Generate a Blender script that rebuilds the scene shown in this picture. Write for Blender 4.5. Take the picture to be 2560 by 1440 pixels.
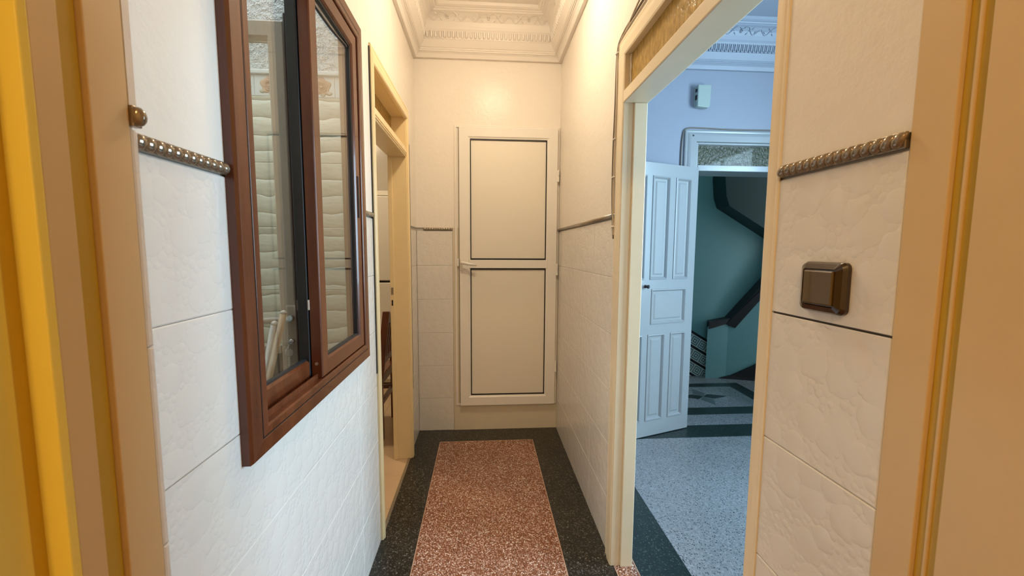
import bpy, bmesh, math, random
from mathutils import Vector, Matrix
random.seed(7)
for o in list(bpy.data.objects):
    bpy.data.objects.remove(o)
C = bpy.context.scene.collection
sc = bpy.context.scene
PI = math.pi

# ------------------------------------------------------------------ camera, world, lights, exposure
XL, XR, D = -0.477, 0.554, 2.997          # corridor: left wall, right wall, far wall
CAM_H, F_PX = 1.356, 1022.7
pitch, yaw, roll = math.radians(5.34), math.radians(4.05), math.radians(0.29)
fw = Vector((math.sin(yaw)*math.cos(pitch), math.cos(yaw)*math.cos(pitch), -math.sin(pitch)))
rt = Vector((math.cos(yaw), -math.sin(yaw), 0)); up = rt.cross(fw)
rx = rt*math.cos(roll) + up*math.sin(roll); ux = up*math.cos(roll) - rt*math.sin(roll)
cam = bpy.data.cameras.new('camera'); co = bpy.data.objects.new('camera', cam); C.objects.link(co)
co.matrix_world = Matrix(((rx.x, ux.x, -fw.x, 0), (rx.y, ux.y, -fw.y, 0), (rx.z, ux.z, -fw.z, CAM_H), (0, 0, 0, 1)))
cam.sensor_width = 36.0; cam.lens = 36.0*F_PX/2560.0; cam.clip_start = 0.02
cam.dof.use_dof = True; cam.dof.focus_distance = 1.5; cam.dof.aperture_fstop = 7.0
sc.camera = co

W = bpy.data.worlds.new('daylight'); sc.world = W; W.use_nodes = True
bg = W.node_tree.nodes['Background']; bg.inputs[0].default_value = (0.80, 0.93, 1.0, 1); bg.inputs[1].default_value = 3.7
sc.view_settings.view_transform = 'Standard'; sc.view_settings.look = 'None'
sc.view_settings.gamma = 1.0; sc.view_settings.use_curve_mapping = False
sc.view_settings.exposure = 0.0
LAMP_CORRIDOR, LAMP_KITCHEN, LAMP_ROOM = 114.0, 150.0, 205.0
WARM = (1.0, 0.82, 0.58); WARMER = (1.0, 0.66, 0.28)
def area(name, loc, rot, sx, sy, power, col):
    l = bpy.data.lights.new(name, 'AREA'); l.shape = 'RECTANGLE'; l.size = sx; l.size_y = sy; l.energy = power; l.color = col
    o = bpy.data.objects.new(name, l); C.objects.link(o); o.location = loc; o.rotation_euler = rot
    return o
area('hall_window_daylight', (2.99, 1.05, 1.72), (0, PI/2, 0), 1.6, 1.3, 150, (0.47, 0.74, 0.95))
area('stairwell_fill', (2.2, 3.75, 3.1), (0, 0, 0), 0.8, 0.6, 2.0, (0.35, 0.85, 0.9))  # added fill lamp under the closed stairwell ceiling, no skylight opening

# ------------------------------------------------------------------ node materials
def new_mat(name):
    m = bpy.data.materials.new(name); m.use_nodes = True
    return m, m.node_tree.nodes, m.node_tree.links, m.node_tree.nodes['Principled BSDF']
def coords(N, L, rnd=0.0):
    tc = N.new('ShaderNodeTexCoord')
    if not rnd: return tc.outputs['Object']
    oi = N.new('ShaderNodeObjectInfo'); mu = N.new('ShaderNodeMath'); mu.operation = 'MULTIPLY'; mu.inputs[1].default_value = rnd
    L.new(oi.outputs['Random'], mu.inputs[0])
    va = N.new('ShaderNodeVectorMath'); L.new(tc.outputs['Object'], va.inputs[0]); L.new(mu.outputs[0], va.inputs[1])
    return va.outputs[0]
def mth(N, L, op, a, b=None, clamp=False):
    n = N.new('ShaderNodeMath'); n.operation = op; n.use_clamp = clamp
    for i, v in enumerate((a, b)):
        if v is None: continue
        if isinstance(v, (int, float)): n.inputs[i].default_value = v
        else: L.new(v, n.inputs[i])
    return n.outputs[0]
def mixc(N, L, f, a, b):
    n = N.new('ShaderNodeMix'); n.data_type = 'RGBA'
    for s, v in ((n.inputs[0], f), (n.inputs[6], a), (n.inputs[7], b)):
        if isinstance(v, (int, float)): s.default_value = v
        elif isinstance(v, tuple): s.default_value = v + (1,) if len(v) == 3 else v
        else: L.new(v, s)
    return n.outputs[2]
def noise(N, L, v, scale, detail=3, rough=.55):
    n = N.new('ShaderNodeTexNoise'); n.inputs['Scale'].default_value = scale; n.inputs['Detail'].default_value = detail; n.inputs['Roughness'].default_value = rough
    L.new(v, n.inputs['Vector']); return n.outputs['Fac']
def bump(N, L, P, h, strength, dist):
    b = N.new('ShaderNodeBump'); b.inputs['Strength'].default_value = strength; b.inputs['Distance'].default_value = dist
    L.new(h, b.inputs['Height']); L.new(b.outputs[0], P.inputs['Normal'])
def stretch(N, L, v, s):
    m = N.new('ShaderNodeMapping'); m.inputs['Scale'].default_value = s; L.new(v, m.inputs['Vector']); return m.outputs[0]
def plain(name, col, rough=.5, metal=0.0, var=.06, nscale=14, bstr=.0, bdist=.002, bscale=40, coat=0.0, spec=.5):
    m, N, L, P = new_mat(name); v = coords(N, L)
    n = noise(N, L, v, nscale)
    dark = tuple(c*(1-var) for c in col); lite = tuple(min(1, c*(1+var)) for c in col)
    L.new(mixc(N, L, n, dark, lite), P.inputs['Base Color'])
    P.inputs['Roughness'].default_value = rough; P.inputs['Metallic'].default_value = metal
    P.inputs['Coat Weight'].default_value = coat; P.inputs['Specular IOR Level'].default_value = spec
    if bstr: bump(N, L, P, noise(N, L, v, bscale, 4), bstr, bdist)
    return m
def emitter(name, col, s):
    m, N, L, P = new_mat(name)
    P.inputs['Base Color'].default_value = (.9, .85, .75, 1)
    P.inputs['Emission Color'].default_value = col+(1,); P.inputs['Emission Strength'].default_value = s
    return m
def bubble_tile(name, col, rough=.15):
    m, N, L, P = new_mat(name); v = coords(N, L, 53.0)
    def dome(scale, rmin, rvar):
        t = N.new('ShaderNodeTexVoronoi'); t.voronoi_dimensions = '2D'; t.inputs['Scale'].default_value = scale; t.inputs['Randomness'].default_value = .85
        L.new(v, t.inputs['Vector'])
        sep = N.new('ShaderNodeSeparateColor'); L.new(t.outputs['Color'], sep.inputs[0])
        r = mth(N, L, 'ADD', mth(N, L, 'MULTIPLY', sep.outputs[0], rvar), rmin)
        q = mth(N, L, 'DIVIDE', t.outputs['Distance'], r)
        return mth(N, L, 'SUBTRACT', 1.0, mth(N, L, 'MULTIPLY', q, q), clamp=True)
    big = mth(N, L, 'POWER', dome(17, .34, .22), .5); small = mth(N, L, 'POWER', dome(60, .32, .22), .7)
    h = mth(N, L, 'MAXIMUM', big, mth(N, L, 'MULTIPLY', small, .55))
    h = mth(N, L, 'ADD', h, mth(N, L, 'MULTIPLY', noise(N, L, v, 9), .4))
    bump(N, L, P, h, .27, .0036)
    n = noise(N, L, v, 5)
    L.new(mixc(N, L, n, tuple(c*.95 for c in col), col), P.inputs['Base Color'])
    P.inputs['Roughness'].default_value = rough
    return m
def terrazzo(name, base, chips, scale, rough=.22, amount=.5, size=.42):
    m, N, L, P = new_mat(name); v = coords(N, L)
    w = N.new('ShaderNodeVectorMath'); w.operation = 'ADD'
    nn = N.new('ShaderNodeTexNoise'); nn.inputs['Scale'].default_value = scale*.8; L.new(v, nn.inputs['Vector'])
    ms = N.new('ShaderNodeVectorMath'); ms.operation = 'SCALE'; ms.inputs['Scale'].default_value = .9/scale; L.new(nn.outputs['Color'], ms.inputs[0])
    L.new(v, w.inputs[0]); L.new(ms.outputs[0], w.inputs[1])
    col = base; colsock = None
    for k, (ch, sc_, am) in enumerate(chips):
        t = N.new('ShaderNodeTexVoronoi'); t.voronoi_dimensions = '2D'; t.inputs['Scale'].default_value = scale*sc_
        L.new(w.outputs[0], t.inputs['Vector'])
        sep = N.new('ShaderNodeSeparateColor'); L.new(t.outputs['Color'], sep.inputs[0])
        pick = mth(N, L, 'LESS_THAN', sep.outputs[k % 3], am)
        r = mth(N, L, 'MULTIPLY', sep.outputs[(k+1) % 3], size)
        inside = mth(N, L, 'MULTIPLY', mth(N, L, 'SUBTRACT', mth(N, L, 'ADD', r, .14), t.outputs['Distance']), 12.0, clamp=True)
        f = mth(N, L, 'MULTIPLY', pick, inside)
        colsock = mixc(N, L, f, colsock if colsock else base, ch)
    big = noise(N, L, v, 2.2, 2)
    hs = N.new('ShaderNodeHueSaturation'); L.new(colsock, hs.inputs['Color']); L.new(mth(N, L, 'ADD', mth(N, L, 'MULTIPLY', big, .4), .8), hs.inputs['Value'])
    L.new(hs.outputs[0], P.inputs['Base Color'])
    rr = mth(N, L, 'ADD', mth(N, L, 'MULTIPLY', noise(N, L, v, 30), .12), rough-.06)
    L.new(rr, P.inputs['Roughness'])
    return m
def wood(name, c1, c2, rough=.35, axis=(1, 1, .06), scale=60, coat=0.0, bs=.08):
    m, N, L, P = new_mat(name); v = stretch(N, L, coords(N, L), axis)
    n = noise(N, L, v, scale, 5, .6)
    cr = mth(N, L, 'MULTIPLY', mth(N, L, 'SUBTRACT', n, .3), 2.2, clamp=True)
    L.new(mixc(N, L, cr, c1, c2), P.inputs['Base Color']); P.inputs['Roughness'].default_value = rough
    P.inputs['Coat Weight'].default_value = coat
    bump(N, L, P, n, bs, .001)
    return m
def clear_glass(name, tint, k=1.0):
    m = bpy.data.materials.new(name); m.use_nodes = True; N = m.node_tree.nodes; L = m.node_tree.links; N.clear()
    out = N.new('ShaderNodeOutputMaterial'); tr = N.new('ShaderNodeBsdfTransparent'); gl = N.new('ShaderNodeBsdfGlossy')
    tr.inputs[0].default_value = tint+(1,); gl.inputs['Roughness'].default_value = .01; gl.inputs[0].default_value = (1, 1, 1, 1)
    lw = N.new('ShaderNodeLayerWeight')
    p = mth(N, L, 'POWER', lw.outputs['Facing'], 5.0)
    f = mth(N, L, 'MULTIPLY', mth(N, L, 'ADD', mth(N, L, 'MULTIPLY', p, .96), .04), k, clamp=True)
    mx = N.new('ShaderNodeMixShader'); L.new(f, mx.inputs[0]); L.new(tr.outputs[0], mx.inputs[1]); L.new(gl.outputs[0], mx.inputs[2]); L.new(mx.outputs[0], out.inputs[0])
    return m
def figured_glass(name, col, trans=.35):
    m, N, L, P = new_mat(name); v = coords(N, L)
    n = mth(N, L, 'ADD', mth(N, L, 'MULTIPLY', mth(N, L, 'SUBTRACT', noise(N, L, stretch(N, L, v, (1, 1, .5)), 70, 3), .5), 2.2), .5, clamp=True)
    L.new(mixc(N, L, n, tuple(c*.40 for c in col), col), P.inputs['Base Color']); P.inputs['Roughness'].default_value = .25
    P.inputs['Coat Weight'].default_value = .2
    tl = N.new('ShaderNodeBsdfTranslucent'); tl.inputs[0].default_value = col+(1,)
    bump(N, L, P, n, .7, .003)
    mx = N.new('ShaderNodeMixShader'); mx.inputs[0].default_value = trans
    L.new(P.outputs[0], mx.inputs[1]); L.new(tl.outputs[0], mx.inputs[2]); L.new(mx.outputs[0], N['Material Output'].inputs[0])
    return m
def ledge_stone(name):
    m, N, L, P = new_mat(name); v = coords(N, L, 31.0)
    sx = N.new('ShaderNodeSeparateXYZ'); L.new(v, sx.inputs[0])
    wob = noise(N, L, stretch(N, L, v, (1.0, 1.6, 1)), 7, 2)
    z = mth(N, L, 'ADD', sx.outputs[1], mth(N, L, 'MULTIPLY', mth(N, L, 'SUBTRACT', wob, .5), .05))
    fr = mth(N, L, 'FRACT', mth(N, L, 'MULTIPLY', z, 15.0))
    ridge = mth(N, L, 'MULTIPLY', mth(N, L, 'MULTIPLY', fr, mth(N, L, 'SUBTRACT', 1.0, fr)), 4.0)
    ridge = mth(N, L, 'POWER', ridge, .5)
    n2 = noise(N, L, stretch(N, L, v, (1, 3, 1)), 22, 4)
    h = mth(N, L, 'ADD', ridge, mth(N, L, 'MULTIPLY', n2, .3))
    bump(N, L, P, h, .55, .012)
    c = mixc(N, L, n2, (.66, .61, .46), (.90, .87, .74))
    gv = mth(N, L, 'MULTIPLY', mth(N, L, 'SUBTRACT', .22, ridge), 3.0, clamp=True)
    L.new(mixc(N, L, gv, c, (.50, .44, .32)), P.inputs['Base Color']); P.inputs['Roughness'].default_value = .4
    return m
def pattern_tile(name):
    m, N, L, P = new_mat(name); v = coords(N, L)
    sx = N.new('ShaderNodeSeparateXYZ'); L.new(stretch(N, L, v, (10, 10, 10)), sx.inputs[0])
    ax = mth(N, L, 'ABSOLUTE', sx.outputs[0]); ay = mth(N, L, 'ABSOLUTE', sx.outputs[1])
    sq = mth(N, L, 'MAXIMUM', ax, ay); di = mth(N, L, 'ADD', ax, ay)
    s = mth(N, L, 'SINE', mth(N, L, 'MULTIPLY', sq, 30.0)); d2 = mth(N, L, 'SINE', mth(N, L, 'MULTIPLY', di, 34.0))
    f = mth(N, L, 'GREATER_THAN', mth(N, L, 'ADD', s, mth(N, L, 'MULTIPLY', d2, .55)), -.25)
    L.new(mixc(N, L, f, (.03, .13, .15), (.6, .66, .6)), P.inputs['Base Color']); P.inputs['Roughness'].default_value = .25
    return m
def rough_plaster(name):
    m, N, L, P = new_mat(name); v = coords(N, L)
    n = noise(N, L, stretch(N, L, v, (1, 1, .12)), 75, 5, .7); n2 = noise(N, L, v, 48, 3, .7)
    h = mth(N, L, 'ADD', n, mth(N, L, 'MULTIPLY', mth(N, L, 'POWER', n2, 3.0), 2.0))
    bump(N, L, P, h, 1.0, .02)
    L.new(mixc(N, L, h, (.62, .64, .63), (.92, .93, .92)), P.inputs['Base Color']); P.inputs['Roughness'].default_value = .8
    return m

M_plaster = plain('glossy_cream_paint', (.84, .78, .70), .24, var=.02, bstr=.40, bdist=.004, bscale=42, spec=.16)
M_ceil = plain('cream_ceiling_plaster', (.83, .77, .70), .42, var=.015, bstr=.05, bscale=60)
M_smooth = plain('smooth_cream_render', (.70, .62, .47), .4, var=.05, bstr=.05)
M_tile = bubble_tile('embossed_white_tile', (.79, .752, .695))
M_grout = plain('grey_grout', (.50, .47, .42), .8)
M_darkgrout = plain('dark_open_joint', (.03, .025, .02), .8)
M_core = plain('wall_masonry', (.72, .68, .60), .8)
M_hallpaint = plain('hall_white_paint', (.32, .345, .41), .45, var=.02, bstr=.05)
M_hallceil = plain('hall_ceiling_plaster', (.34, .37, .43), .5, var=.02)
M_cream = plain('cream_gloss_woodwork', (.82, .70, .50), .28, var=.04, bstr=.12, bscale=18)
M_frameL = plain('old_cream_frame_paint', (.68, .49, .25), .34, var=.07, nscale=5, bstr=.12, bscale=22)
M_frameLit = plain('frame_lit_tone', (.84, .67, .12), .36, var=.06, nscale=6, bstr=.1)  # lamplight on the camera-facing frame steps, put into the colour
M_frameBounce = plain('frame_bounce_tone', (.58, .36, .02), .38, var=.08, nscale=6)  # warm light bouncing in the frame recesses, painted as ochre
M_kframe = plain('yellow_cream_gloss_woodwork', (.86, .68, .38), .28, var=.04, bstr=.12, bscale=18)
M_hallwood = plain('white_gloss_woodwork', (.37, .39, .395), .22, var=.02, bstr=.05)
M_alu = plain('white_lacquered_aluminium', (.84, .80, .73), .22, var=.01)
M_panel = plain('satin_white_panel', (.80, .74, .63), .5, var=.015, spec=.9)
M_black = plain('black_rubber', (.012, .011, .012), .45, var=.1)
M_brown = wood('red_brown_window_lacquer', (.078, .019, .007), (.155, .043, .015), .26, (.4, .4, .05), 55, coat=.12, bs=.03)
M_glass = clear_glass('window_glass', (.97, .985, .975), 1.15)
M_glass2 = clear_glass('door_glass', (.95, .97, .96), .8)
M_amber = figured_glass('amber_figured_glass', (.68, .43, .12), .22)
M_green = figured_glass('olive_figured_glass', (.065, .066, .022), .04)
M_terr = terrazzo('pink_brown_terrazzo', (.21, .072, .034), [((.42, .22, .145), 1.0, .75), ((.58, .40, .33), 1.45, .5), ((.72, .58, .50), 1.1, .22), ((.07, .03, .02), 1.7, .25)], 115)
M_blk = terrazzo('black_terrazzo', (.012, .011, .009), [((.05, .045, .035), 1.0, .55), ((.11, .10, .085), 1.6, .28), ((.2, .19, .17), 1.3, .07)], 105, rough=.3)
M_hallterr = terrazzo('grey_white_terrazzo', (.27, .275, .285), [((.35, .355, .365), 1.0, .6), ((.19, .195, .205), 1.3, .4), ((.05, .06, .07), 1.6, .2)], 92, rough=.25)
M_hallblk = terrazzo('green_black_terrazzo', (.010, .020, .019), [((.02, .036, .033), 1.0, .5), ((.07, .10, .09), 1.6, .16)], 90, rough=.3)
M_inlay = plain('pale_divider_strip', (.48, .29, .20), .35)
M_kfloor = plain('orange_beige_floor_tile', (.60, .43, .27), .25, var=.08, nscale=6)
M_kwall = plain('kitchen_glazed_wall', (.58, .53, .45), .18, var=.02)
M_fridge = plain('white_enamel', (.82, .77, .68), .25, var=.01)
M_chair = wood('red_brown_chair_wood', (.09, .022, .008), (.22, .06, .02), .28, (1, 1, .1), 40, coat=.3)
M_rope = plain('bronze_glaze', (.30, .235, .165), .16, .65, var=.25, nscale=90)
M_rope2 = plain('pewter_glaze', (.36, .31, .24), .22, .55, var=.2, nscale=90)
M_switch = plain('brown_switch_plastic', (.032, .015, .005), .16, var=.1, coat=.5)
M_rocker = plain('brown_rocker_plastic', (.10, .055, .008), .25, var=.1, coat=.3)
M_cable = plain('cream_cable', (.62, .52, .38), .45)
M_cable2 = plain('dark_cable', (.20, .16, .12), .45)
M_clip = plain('cable_clip', (.78, .70, .58), .4)
M_steel = plain('steel', (.72, .72, .70), .2, .9, var=.05)
M_grey = plain('grey_metal_door_paint', (.40, .365, .30), .3, var=.05)
M_greydk = plain('dark_grey_panel', (.06, .062, .062), .35)
M_stone = ledge_stone('ledge_stone_tile')
M_rosebg = plain('white_border_tile', (.82, .84, .82), .25, var=.03)
M_rose = plain('peach_rose_glaze', (.72, .42, .26), .3, var=.2, nscale=60)
M_leaf = plain('pale_leaf_glaze', (.55, .50, .38), .3, var=.2, nscale=60)
M_rough = rough_plaster('rough_outdoor_plaster')
M_handlewood = wood('pale_pole_wood', (.42, .31, .2), (.62, .50, .36), .5, (1, 1, .1), 50)
M_polepaint = plain('worn_white_pole_paint', (.62, .62, .60), .5, var=.3, nscale=30)
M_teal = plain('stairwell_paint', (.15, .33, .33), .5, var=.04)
M_soffit = plain('soffit_shade_tone', (.018, .045, .042), .6, var=.05)  # shade below the upper flight, painted into the base colour
M_pattern = pattern_tile('patterned_stair_tile')
M_box = plain('grey_box_plastic', (.38, .45, .41), .45, var=.02)

# ------------------------------------------------------------------ mesh helpers
class MB:
    def __init__(s): s.v = []; s.f = []
    def add(s, vs, fs):
        b = len(s.v); s.v += [tuple(p) for p in vs]; s.f += [tuple(i+b for i in f) for f in fs]; return s
    def box(s, x0, x1, y0, y1, z0, z1):
        vs = [(x, y, z) for z in (z0, z1) for y in (y0, y1) for x in (x0, x1)]
        return s.add(vs, [(0, 2, 3, 1), (4, 5, 7, 6), (0, 1, 5, 4), (2, 6, 7, 3), (0, 4, 6, 2), (1, 3, 7, 5)])
    def prism(s, poly, axis, a, b):
        def P(p, t):
            return (t, p[0], p[1]) if axis == 'x' else (p[0], t, p[1]) if axis == 'y' else (p[0], p[1], t)
        n = len(poly)
        vs = [P(p, a) for p in poly]+[P(p, b) for p in poly]
        fs = [tuple(range(n))[::-1], tuple(range(n, 2*n))]+[(i, (i+1) % n, n+(i+1) % n, n+i) for i in range(n)]
        return s.add(vs, fs)
    def tube(s, pts, r, n=10, caps=True):
        pts = [Vector(p) for p in pts]; rr = r if isinstance(r, (list, tuple)) else [r]*len(pts)
        prev = None; rings = []
        for i, p in enumerate(pts):
            t = (pts[min(i+1, len(pts)-1)]-pts[max(i-1, 0)]).normalized()
            a = prev if prev else (Vector((0, 0, 1)) if abs(t.z) < .9 else Vector((1, 0, 0)))
            u = (a-t*a.dot(t)).normalized(); prev = u; w = t.cross(u)
            rings.append([p+(u*math.cos(2*PI*k/n)+w*math.sin(2*PI*k/n))*rr[i] for k in range(n)])
        vs = [q for rg in rings for q in rg]; fs = []
        for i in range(len(pts)-1):
            for k in range(n): fs.append((i*n+k, i*n+(k+1) % n, (i+1)*n+(k+1) % n, (i+1)*n+k))
        if caps: fs += [tuple(range(n))[::-1], tuple(range((len(pts)-1)*n, len(pts)*n))]
        return s.add(vs, fs)
    def lathe(s, prof, axis='z', c=(0, 0, 0), n=20):
        vs = []; fs = []
        for r, h in prof:
            for k in range(n):
                a, b = r*math.cos(2*PI*k/n), r*math.sin(2*PI*k/n)
                q = (a, b, h) if axis == 'z' else (h, a, b) if axis == 'x' else (b, h, a)
                vs.append((q[0]+c[0], q[1]+c[1], q[2]+c[2]))
        m = len(prof)
        for i in range(m-1):
            for k in range(n): fs.append((i*n+k, i*n+(k+1) % n, (i+1)*n+(k+1) % n, (i+1)*n+k))
        fs += [tuple(range(n))[::-1], tuple(range((m-1)*n, m*n))]
        return s.add(vs, fs)
    def loft(s, loops, closed=False, caps=True):
        n = len(loops[0]); vs = [p for l in loops for p in l]; fs = []
        for i in range(len(loops)-1):
            for k in range(n): fs.append((i*n+k, i*n+(k+1) % n, (i+1)*n+(k+1) % n, (i+1)*n+k))
        if closed:
            i = len(loops)-1
            for k in range(n): fs.append((i*n+k, i*n+(k+1) % n, (k+1) % n, k))
        elif caps: fs += [tuple(range(n))[::-1], tuple(range((len(loops)-1)*n, len(loops)*n))]
        return s.add(vs, fs)
    def ring_frame(s, u0, u1, v0, v1, prof, to):
        """mitred frame round a rectangle; prof = closed list of (inset, depth); to(u,v,d)->xyz"""
        loops = []
        for cu, cv, su, sv in ((u0, v0, 1, 1), (u1, v0, -1, 1), (u1, v1, -1, -1), (u0, v1, 1, -1)):
            loops.append([to(cu+su*i, cv+sv*i, d) for i, d in prof])
        return s.loft(loops, closed=True)
    def mesh(s, name, mat, smooth=False, normals=True):
        me = bpy.data.meshes.new(name); me.from_pydata(s.v, [], s.f)
        bm = bmesh.new(); bm.from_mesh(me); bmesh.ops.recalc_face_normals(bm, faces=bm.faces); bm.to_mesh(me); bm.free()
        for p in me.polygons: p.use_smooth = smooth
        me.materials.append(mat); return me
    def build(s, name, mat, parent=None, bevel=0, smooth=False, label=None, angle=None):
        o = bpy.data.objects.new(name, s.mesh(name, mat, smooth)); C.objects.link(o); adopt(o, parent)
        if bevel:
            b = o.modifiers.new('bevel', 'BEVEL'); b.width = bevel; b.segments = 2; b.limit_method = 'ANGLE'; b.angle_limit = math.radians(35)
        if label: o['label'] = label
        return o
def pw(o):
    m = Matrix.LocRotScale(o.location, o.rotation_euler, o.scale)
    return (pw(o.parent) @ o.matrix_parent_inverse @ m) if o.parent else m
def adopt(o, parent):
    if parent is None: return
    o.parent = parent; o.matrix_parent_inverse = pw(parent).inverted()
def tag(o, label, cat, group=None, kind=None):
    o['label'] = label; o['category'] = cat
    if group: o['group'] = group
    if kind: o['kind'] = kind
    return o
def thing(name, loc, label, cat, kind=None, group=None):
    o = bpy.data.objects.new(name, None); C.objects.link(o); o.location = loc; o.empty_display_size = .1
    return tag(o, label, cat, group, kind)
def struct(name, mb, mat, label, cat, bevel=0):
    return tag(mb.build(name, mat, None, bevel), label, cat, kind='structure')
def wall_boxes(mb, axis, f0, f1, a0, a1, z0, z1, holes=()):
    """wall slab with rectangular holes; axis 'x': slab f0..f1 in x running along y, 'y': slab in y running along x"""
    As = sorted({a0, a1, *[v for h in holes for v in h[:2] if a0 < v < a1]})
    for i in range(len(As)-1):
        p, q = As[i], As[i+1]; mid = (p+q)/2
        cuts = sorted([h[2:] for h in holes if h[0] < mid < h[1]])
        z = z0
        for c0, c1 in [(c if c[0] > 0 or z0 > 0 else (-9, c[1])) for c in cuts]+[(z1, z1)]:
            if c0 > z+1e-6:
                if axis == 'x': mb.box(f0, f1, p, q, z, c0)
                else: mb.box(p, q, f0, f1, z, c0)
            z = max(z, c1)
    return mb

# tiles: local x = along the wall, local y = up, local z = out of the wall
tile_cache = {}
def tile_mesh(w, h, t, mat, ch=.0022):
    k = (round(w, 4), round(h, 4), t, mat.name)
    if k in tile_cache: return tile_cache[k]
    g = .0005; a, b = w/2-g, h/2-g
    def R(i, z): return [(-a+i, -b+i, z), (a-i, -b+i, z), (a-i, b-i, z), (-a+i, b-i, z)]
    me = MB().loft([R(0, -.004), R(0, t-ch*.6), R(ch, t)]).mesh('tile', mat); tile_cache[k] = me; return me
def place_tile(parent, u0, u1, z0, z1, face, pos, mat, t=.006, name='tile'):
    """face: 'L' wall looking +x at x=pos, 'R' looking -x, 'F' looking -y at y=pos; tile back at pos"""
    w, h = u1-u0, z1-z0
    if w < .006 or h < .006: return
    o = bpy.data.objects.new(name, tile_mesh(w, h, t, mat)); C.objects.link(o)
    uc, zc = (u0+u1)/2, (z0+z1)/2
    if face == 'L': M = Matrix(((0, 0, 1, pos), (1, 0, 0, uc), (0, 1, 0, zc), (0, 0, 0, 1)))
    elif face == 'R': M = Matrix(((0, 0, -1, pos), (-1, 0, 0, uc), (0, 1, 0, zc), (0, 0, 0, 1)))
    else: M = Matrix(((1, 0, 0, uc), (0, 0, -1, pos), (0, 1, 0, zc), (0, 0, 0, 1)))
    o.location = M.to_translation(); o.rotation_euler = M.to_euler(); adopt(o, parent); return o

# ------------------------------------------------------------------ corridor floor
PX0, PX1, PY1 = -.303, .35, 2.805
fl = MB(); fl.box(XL-.02, XR+.02, .36, D+.02, -.06, -.012)
FLOOR = struct('floor', fl, M_grout, 'corridor floor of pink terrazzo panel in black terrazzo border', 'floor')
MB().box(XL-.001, PX0-.004, .36, D+.01, -.02, 0).build('border_slab', M_blk, FLOOR)
MB().box(PX1+.004, XR+.006, .36, D+.01, -.02, 0).build('border_slab', M_blk, FLOOR)
MB().box(PX0-.004, PX1+.004, PY1+.004, D+.01, -.02, 0).build('border_slab', M_blk, FLOOR)
MB().box(PX0, PX1, .36, PY1, -.02, 0).build('terrazzo_panel', M_terr, FLOOR, label='speckled pink brown terrazzo')
MB().box(PX0-.004, PX0, .36, PY1+.004, -.02, .0006).build('inlay_strip', M_inlay, FLOOR)
MB().box(PX1, PX1+.004, .36, PY1+.004, -.02, .0006).build('inlay_strip', M_inlay, FLOOR)
MB().box(PX0-.004, PX1+.004, PY1, PY1+.004, -.02, .0006).build('inlay_strip', M_inlay, FLOOR)
TX0, TX1 = .560, .655
MB().box(TX0+.004, TX1-.004, .70, 1.72, -.02, .001).build('threshold', M_terr, FLOOR, label='pink terrazzo doorway threshold')
for x in (TX0, TX1-.004): MB().box(x, x+.004, .70, 1.72, -.02, .0016).build('inlay_strip', M_inlay, FLOOR)

# ------------------------------------------------------------------ corridor walls
WIN = (.835, 1.63, .95, 2.15)              # window hole in the left wall
KD = (1.840, 2.615, 0.0, 2.17)            # kitchen door hole
RD = (.76, 1.625, 0.0, 2.17)              # hall door hole
ZT, ZD0, ZD1 = 1.488, 1.490, 1.513
w = MB()
wall_boxes(w, 'x', -.535, XL-.006, .508, 1.72, -.02, 3.0, [WIN])
wall_boxes(w, 'x', -.575, XL-.006, 1.72, D+.1, -.02, 3.0, [KD])
WALL_L = struct('wall_left', w, M_grout, 'left corridor wall with white embossed tiles below cream paint', 'wall')
w = MB(); wall_boxes(w, 'x', XL-.006, XL, .508, D, ZD1-.002, 2.96, [WIN, KD])
w.build('plaster', M_plaster, WALL_L, label='glossy cream painted upper wall')
RH = ZT/6
def tile_wall(parent, face, pos, segs, mat=M_tile):
    """segs: list of (u0,u1,joints,zmin,zmax)"""
    for u0, u1, joints, zmin, zmax in segs:
        us = [u0]+[j for j in joints if u0+.01 < j < u1-.01]+[u1]
        for k in range(6):
            z0, z1 = max(k*RH, zmin), min((k+1)*RH, zmax)
            if z1-z0 < .008: continue
            for i in range(len(us)-1): place_tile(parent, us[i], us[i+1], z0, z1, face, pos, mat)
LJ = [1.07, 1.57]
tile_wall(WALL_L, 'L', XL-.006, [(.509, 1.832, LJ, 0, 3*RH), (.509, WIN[0], [], 4*RH, ZT), (1.07, WIN[1], LJ, 3*RH, WIN[2]), (WIN[1], 1.832, LJ, 3*RH, ZT), (2.675, D, [], 0, ZT)])
uc, zc = (.509+1.07)/2, 3.5*RH
lp = [(.5095, 3*RH+.0005), (1.0695, 3*RH+.0005), (1.0695, WIN[2]), (WIN[0], WIN[2]), (WIN[0], 4*RH-.0005), (.5095, 4*RH-.0005)]
lt = bpy.data.objects.new('tile', MB().prism([(u-uc, z-zc) for u, z in lp], 'z', -.004, .006).mesh('tile', M_tile)); C.objects.link(lt)
ML = Matrix(((0, 0, 1, XL-.006), (1, 0, 0, uc), (0, 1, 0, zc), (0, 0, 0, 1))); lt.location = ML.to_translation(); lt.rotation_euler = ML.to_euler(); adopt(lt, WALL_L)
w = MB(); wall_boxes(w, 'x', XR+.006, .635, .508, D+.1, -.02, 3.0, [RD])
WALL_R = struct('wall_right', w, M_grout, 'right corridor wall with white embossed tiles below cream paint', 'wall')
w = MB(); wall_boxes(w, 'x', XR, XR+.006, .508, D, ZD1-.002, 2.96, [RD])
w.build('plaster', M_plaster, WALL_R, label='glossy cream painted upper wall')
tile_wall(WALL_R, 'R', XR+.006, [(.509, .746, [], 0, ZT), (1.70, D, [2.02, 2.45, 2.86], 0, ZT)])
MB().box(XR+.0005, XR+.004, .505, .738, 5*RH-.0018, 5*RH+.0018).build('open_joint', M_darkgrout, WALL_R, label='dark open joint below the light switch')
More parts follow.
